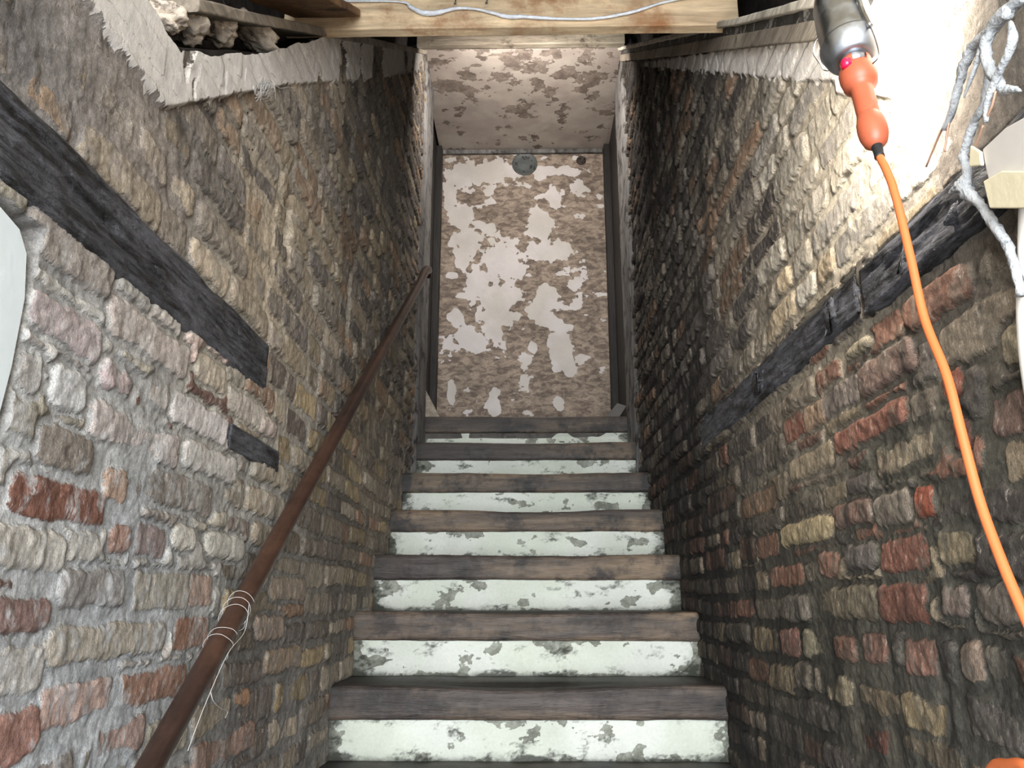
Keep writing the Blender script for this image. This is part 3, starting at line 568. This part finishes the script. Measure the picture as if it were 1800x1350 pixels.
# two orange prongs that hold the collar
for ang in (20, 150, 265):
    o = lathe('clip', A, D, [(.094, .0195), (.108, .0205), (.113, .0205), (.113, .0185), (.094, .0175)], M['orange'], lampT, 8, ang, ang + 62, U=(0, -1, 0))
o = lathe('switch', A + D * .100 + Vector((-.019, -.014, 0)), D, [(-.008, .001), (-.006, .0068), (.004, .0068), (.008, .001)], M['red'], lampT, 14); o['label'] = 'red switch'
# reflector: half shell opening toward the wall and the stairs
Uo = Vector((.66, .75, 0))          # open direction
rp_ = [(.118, .017), (.122, .026), (.130, .032), (.142, .0355), (.160, .0365), (.20, .0365), (.235, .0355), (.255, .031), (.268, .020), (.272, .003)]
lathe('reflector', A, D, rp_, M['steel'], lampT, 44, 94, 266, U=Uo, thick=.0008)
lathe('reflector_skirt', A, D, [(.117, .0185), (.121, .0275), (.130, .034), (.147, .0392), (.150, .0388)], M['steel'], lampT, 44, 60, 300, U=Uo, thick=.0008)
lathe('bulb', A, D, [(.120, .010), (.135, .011), (.150, .016), (.165, .021), (.182, .023), (.198, .019), (.206, .010), (.208, .001)], M['bulb'], lampT, 20)
tube('guard_wire', [onX(1450, 64, .425), onX(1438, 66, .425), (onX(1432, 76, .425)), onX(1431, 95, .425), onX(1442, 112, .428), onX(1449, 123, .432), onX(1466, 123, .436)], .0013, M['wire'], lampT, 8, 4)
tube('guard_wire', [A + D * .258 + Uo * .028, onX(1505, -10, .452), onX(1517, 20, .454), onX(1530, 46, .456)], .0036, M['wire'], lampT, 10, 4)
tube('guard_wire', [onX(1530, 46, .456), onX(1540, 72, .456), onX(1545, 98, .455), onX(1534, 112, .450)], .0011, M['wire'], lampT, 8, 4)
top = A + D * .279
tube('hook', [top, top + D * .012, Vector((top.x, top.y + .006, top.z + .05)), Vector((top.x, top.y + .006, 1.345))], .0015, M['wire'], lampT, 8)
lathe('strain_relief', A0, -D, [(-.003, .006), (0, .0068), (.004, .0066), (.016, .0058), (.018, .0062), (.020, .0062), (.021, .004)], M['black'], lampT, 20)
cp = [A0 - D * .018, onX(1570, 330, .437), onX(1600, 450, .434), onX(1625, 560, .432), onX(1664, 660, .430), onX(1690, 760, .428), onX(1722, 880, .427), onX(1760, 985, .426), onX(1800, 1080, .426), onX(1845, 1180, .426), onX(1900, 1330, .426)]
tube('cord', cp, .0048, M['orange_cord'], lampT, 12, 8)
tag(tube('extension_cord', [onX(1720, 1420, .47), onX(1745, 1352, .468), onX(1772, 1345, .466), onX(1805, 1349, .466), onX(1850, 1400, .47)], .006, M['orange_cord'], None, 12, 6), 'arc of orange cable at the bottom right corner', 'cable')

# ------------------------------------------------------------------ hanging dusty cables, upper right
G = 'dusty cables hanging on right wall'
def cable(pts, rads, label, X=.515, ends=(), lump=.28, seed=1, name='hanging_cable'):
    P = [onX(a, b, X) for a, b in pts]; o = tube(name, P, [r * .001 for r in rads], M['cable'], None, 10, 5, lump, seed)
    tag(o, label, 'cable', G)
    for e in ends: tube('copper_core', [onX(a, b, X) for a, b in e], .0015, M['copper'], o, 6, 4)
    return o
cable([(1800, -10), (1765, 25), (1738, 58), (1714, 76), (1696, 112), (1685, 150), (1676, 188), (1660, 228)], [7, 7, 6, 6, 5.5, 5, 5, 3.5], 'leftmost hanging cable, grey crusted, with two bare copper ends', .513, [[(1668, 215), (1664, 240), (1660, 267)], [(1672, 195), (1650, 240), (1628, 293)]], seed=3)
cable([(1772, 20), (1742, 50), (1733, 88), (1740, 120), (1756, 145), (1764, 158), (1780, 157), (1794, 160)], [7, 6, 6, 5.5, 5.5, 5, 4, 1.5], 'hanging cable hooking right to a frayed tip', .506, seed=5)
cable([(1776, 38), (1780, 66), (1772, 95), (1757, 125), (1746, 150), (1735, 185), (1733, 215)], [2, 5, 4.5, 4.5, 4, 4, 2.5], 'thin flat cable end curving in front of the other hanging cables', .499, [[(1750, 160), (1744, 185), (1735, 205)]], .12, 7)
cable([(1738, 115), (1736, 150), (1727, 190), (1712, 215), (1700, 250), (1694, 275), (1701, 305), (1696, 332), (1712, 348), (1732, 372), (1752, 402), (1771, 432), (1785, 470), (1796, 520)], [4, 5, 4.5, 4.5, 5, 5.5, 5.5, 9, 6, 5, 5.5, 5, 5, 4.5], 'longest hanging cable, knotted midway and running down to the plastic box', .520, [[(1728, 220), (1718, 250), (1705, 277)]], seed=9)
cable([(1726, 74), (1718, 108), (1706, 140), (1694, 172)], [3, 3, 2.5, 1], 'short thin strand hanging between the crusted cables', .503, seed=11, lump=.15)
cable([(1690, 322), (1682, 330), (1670, 340)], [6, 5, 2], 'stub of crusted cable branching left at the knot', .517, seed=13)

# ------------------------------------------------------------------ taped plastic box and conduit
jb = empty('junction_box', onX(1775, 300, .53), 'off-white plastic box wrapped in masking tape at right edge', 'junction box')
def prism(name, poly, x0, x1, mat, parent=None):
    n = len(poly); P = [onX(a, b, .53) for a, b in poly]
    vs = [(x0, p.y, p.z) for p in P] + [(x1, p.y, p.z) for p in P]
    o = mk(name, vs, [list(range(n)), list(range(n, 2 * n))[::-1]] + [[i, n + i, n + (i + 1) % n, (i + 1) % n] for i in range(n)], mat, parent)
    b = o.modifiers.new('edge', 'BEVEL'); b.width = .0015; b.segments = 2; return o
prism('cover', [(1755, 262), (1797, 224), (1860, 190), (1860, 340), (1772, 340), (1762, 300)], .512, .546, M['plastic'], jb)
prism('tape', [(1739, 255), (1757, 266), (1760, 291), (1737, 293)], .508, .512, M['tape'], jb)
prism('tape', [(1766, 318), (1800, 300), (1850, 300), (1850, 366), (1778, 366)], .506, .511, M['tape'], jb)
tag(tube('conduit', [onX(1808, 350, .535), onX(1805, 450, .535), onX(1803, 560, .535), onX(1812, 660, .535), onX(1838, 800, .535)], .009, M['plastic'], None, 14), 'pale plastic conduit running down from the taped box', 'conduit')

# ------------------------------------------------------------------ cord and nails on the cross beam
cb = [(480, -6), (560, 1), (700, 3), (722, 13), (745, 23), (775, 21), (800, 15), (835, 16), (870, 24), (890, 29), (930, 30), (980, 33), (1040, 33), (1085, 27), (1120, 19), (1160, 6), (1200, -2), (1260, -8)]
tag(tube('sealant_strip', [onY(a, b, 1.842) for a, b in cb], [.003, .003, .003, .006, .009, .008, .005, .004, .005, .007, .006, .005, .005, .005, .005, .004, .003, .003], M['foam'], None, 10, 5, .2, 4, .8), 'wavy grey sealant bead running along the pine beam', 'sealant')
for (a, b, c, d, lab, Y) in [(323, 2, 322, 22, 'bent nail at far left under the broken ceiling', 1.28), (390, -4, 398, 24, 'curved nail hanging left of the brown plank', 1.32), (533, -4, 538, 15, 'nail under the ceiling, left of the two by the pine beam', 1.80), (588, -5, 590, 13, 'nail under the ceiling, right of the two by the pine beam', 1.80), (799, -6, 800, 6, 'short nail above the sealant strip, left of the last two', 1.82), (855, -6, 855, 5, 'short nail above the sealant strip, rightmost nail', 1.82)]:
    p = onY(a, b, Y); q = onY(c, d, Y); u = (p - q).normalized()
    e = empty('nail', q, lab, 'nail', 'nails poking down from the ceiling')
    tube('shank', [p + u * .06, p, (p + q) / 2 + Vector((.002, 0, 0)), q], .0016, M['wire'], e, 8)
    lathe('nail_head', q, -u, [(0, .0004), (0, .004), (.0012, .004), (.0014, .0004)], M['wire'], e, 14)

# ------------------------------------------------------------------ fittings on the far wall
v = empty('round_cover', (0, EY - .01, 2.886), 'round dark metal cover plate at top of the far wall', 'cover plate')
lathe('plate', (0, EY + .005, 2.882), (0, -1, 0), [(0, .086), (.012, .086), (.016, .083), (.016, .078), (.012, .074), (.014, .04), (.016, .0)], M['vent'], v, 48)
v = empty('ceiling_rose', (.385, EY - .01, 2.908), 'small dark broken fitting right of the round cover', 'fitting')
lathe('base', (.385, EY + .005, 2.905), (0, -1, 0), [(0, .034), (.010, .033), (.016, .024), (.018, .012), (.012, 0)], M['iron'], v, 20)
for a in range(3): tube('terminal', [(.385 + .012 * math.cos(a * 2.1), EY - .012, 2.905 + .012 * math.sin(a * 2.1)), (.385 + .02 * math.cos(a * 2.1 + .6), EY - .03, 2.905 + .02 * math.sin(a * 2.1 + .6))], .005, M['vent'], v, 8)

# ------------------------------------------------------------------ frayed string, rubble, small rubbish
rnd = random.Random(8); st = empty('frayed_string', onX(470, 150, -.54), 'frayed tuft of pale string hanging below the left plaster band', 'string')
for i in range(26):
    a = onX(470 + rnd.uniform(-8, 8), 142 + rnd.uniform(-6, 6), -.538); b = onX(468 + rnd.uniform(-26, 20), 155 + rnd.uniform(-8, 14), -.53); c = onX(470 + rnd.uniform(-22, 16), 168 + rnd.uniform(-8, 12), -.532)
    tube('strand', [a, b, c], .0005, M['twine'], st, 4, 4)
tube('strand', [onX(480, 145, -.538), onX(492, 155, -.53), onX(508, 153, -.53), onX(520, 158, -.53)], .0007, M['twine'], st, 5, 4)
def stone(px, py, rx, ry, label, seed, X=-.56, Yo=0):
    c = onX(px, py, X); import bmesh
    bm = bmesh.new(); bmesh.ops.create_icosphere(bm, subdivisions=4, radius=1)
    for vtx in bm.verts:
        p = vtx.co.copy(); nz = mnoise.fractal(p * 1.3 + Vector((seed * 7.1, 0, 0)), .7, 2.1, 5); f = .45 * nz + 1 + .14 * math.sin(p.x * 2.1 + seed) * math.cos(p.y * 2.2 + seed * 2) + .07 * math.sin(p.z * 7 + p.x * 5 + seed) + .05 * math.sin(p.y * 15 + p.z * 11)
        vtx.co = Vector((p.x * .035 * f, p.y * rx * f, p.z * ry * f))
    me = bpy.data.meshes.new('rubble_stone'); bm.to_mesh(me); bm.free(); me.materials.append(M['rubble'])
    me.polygons.foreach_set('use_smooth', [True] * len(me.polygons)); o = bpy.data.objects.new('rubble_stone', me); C.objects.link(o); o.location = c
    return tag(o, label, 'stone', 'loose rubble on top of the left wall')
stone(330, 44, .045, .020, 'larger pale rubble stone on top of left wall', 1, -.585)
stone(384, 52, .034, .018, 'smaller pale rubble stone beside the larger one', 2, -.585)
stone(282, 30, .030, .020, 'broken lump at the left end of the wall top', 4, -.595)
stone(450, 63, .060, .014, 'flat mortar lump wedged under the sloping plank', 6, -.585)
tag(mk('card_scrap', [(.43, 4.27, tstep(6)), (.50, 4.24, tstep(6)), (.545, 4.30, tstep(6) + .07), (.50, 4.31, tstep(6) + .09), (.43, 4.275, tstep(6) + .004), (.50, 4.245, tstep(6) + .004), (.548, 4.30, tstep(6) + .074), (.50, 4.315, tstep(6) + .094)], [[0, 1, 2, 3], [7, 6, 5, 4], [0, 4, 5, 1], [1, 5, 6, 2], [2, 6, 7, 3], [3, 7, 4, 0]], M['paper']), 'folded grey card leaning at the right end of the top step', 'card')
tag(mk('board_offcut', [(-.545, 4.24, tstep(6)), (-.46, 4.26, tstep(6)), (-.545, 4.26, tstep(6) + .16), (-.545, 4.26, tstep(6)), (-.46, 4.28, tstep(6)), (-.545, 4.28, tstep(6) + .16)], [[0, 1, 2], [5, 4, 3], [0, 3, 4, 1], [1, 4, 5, 2], [2, 5, 3, 0]], M['plank']), 'triangular wood offcut at the left end of the top step', 'wood offcut')
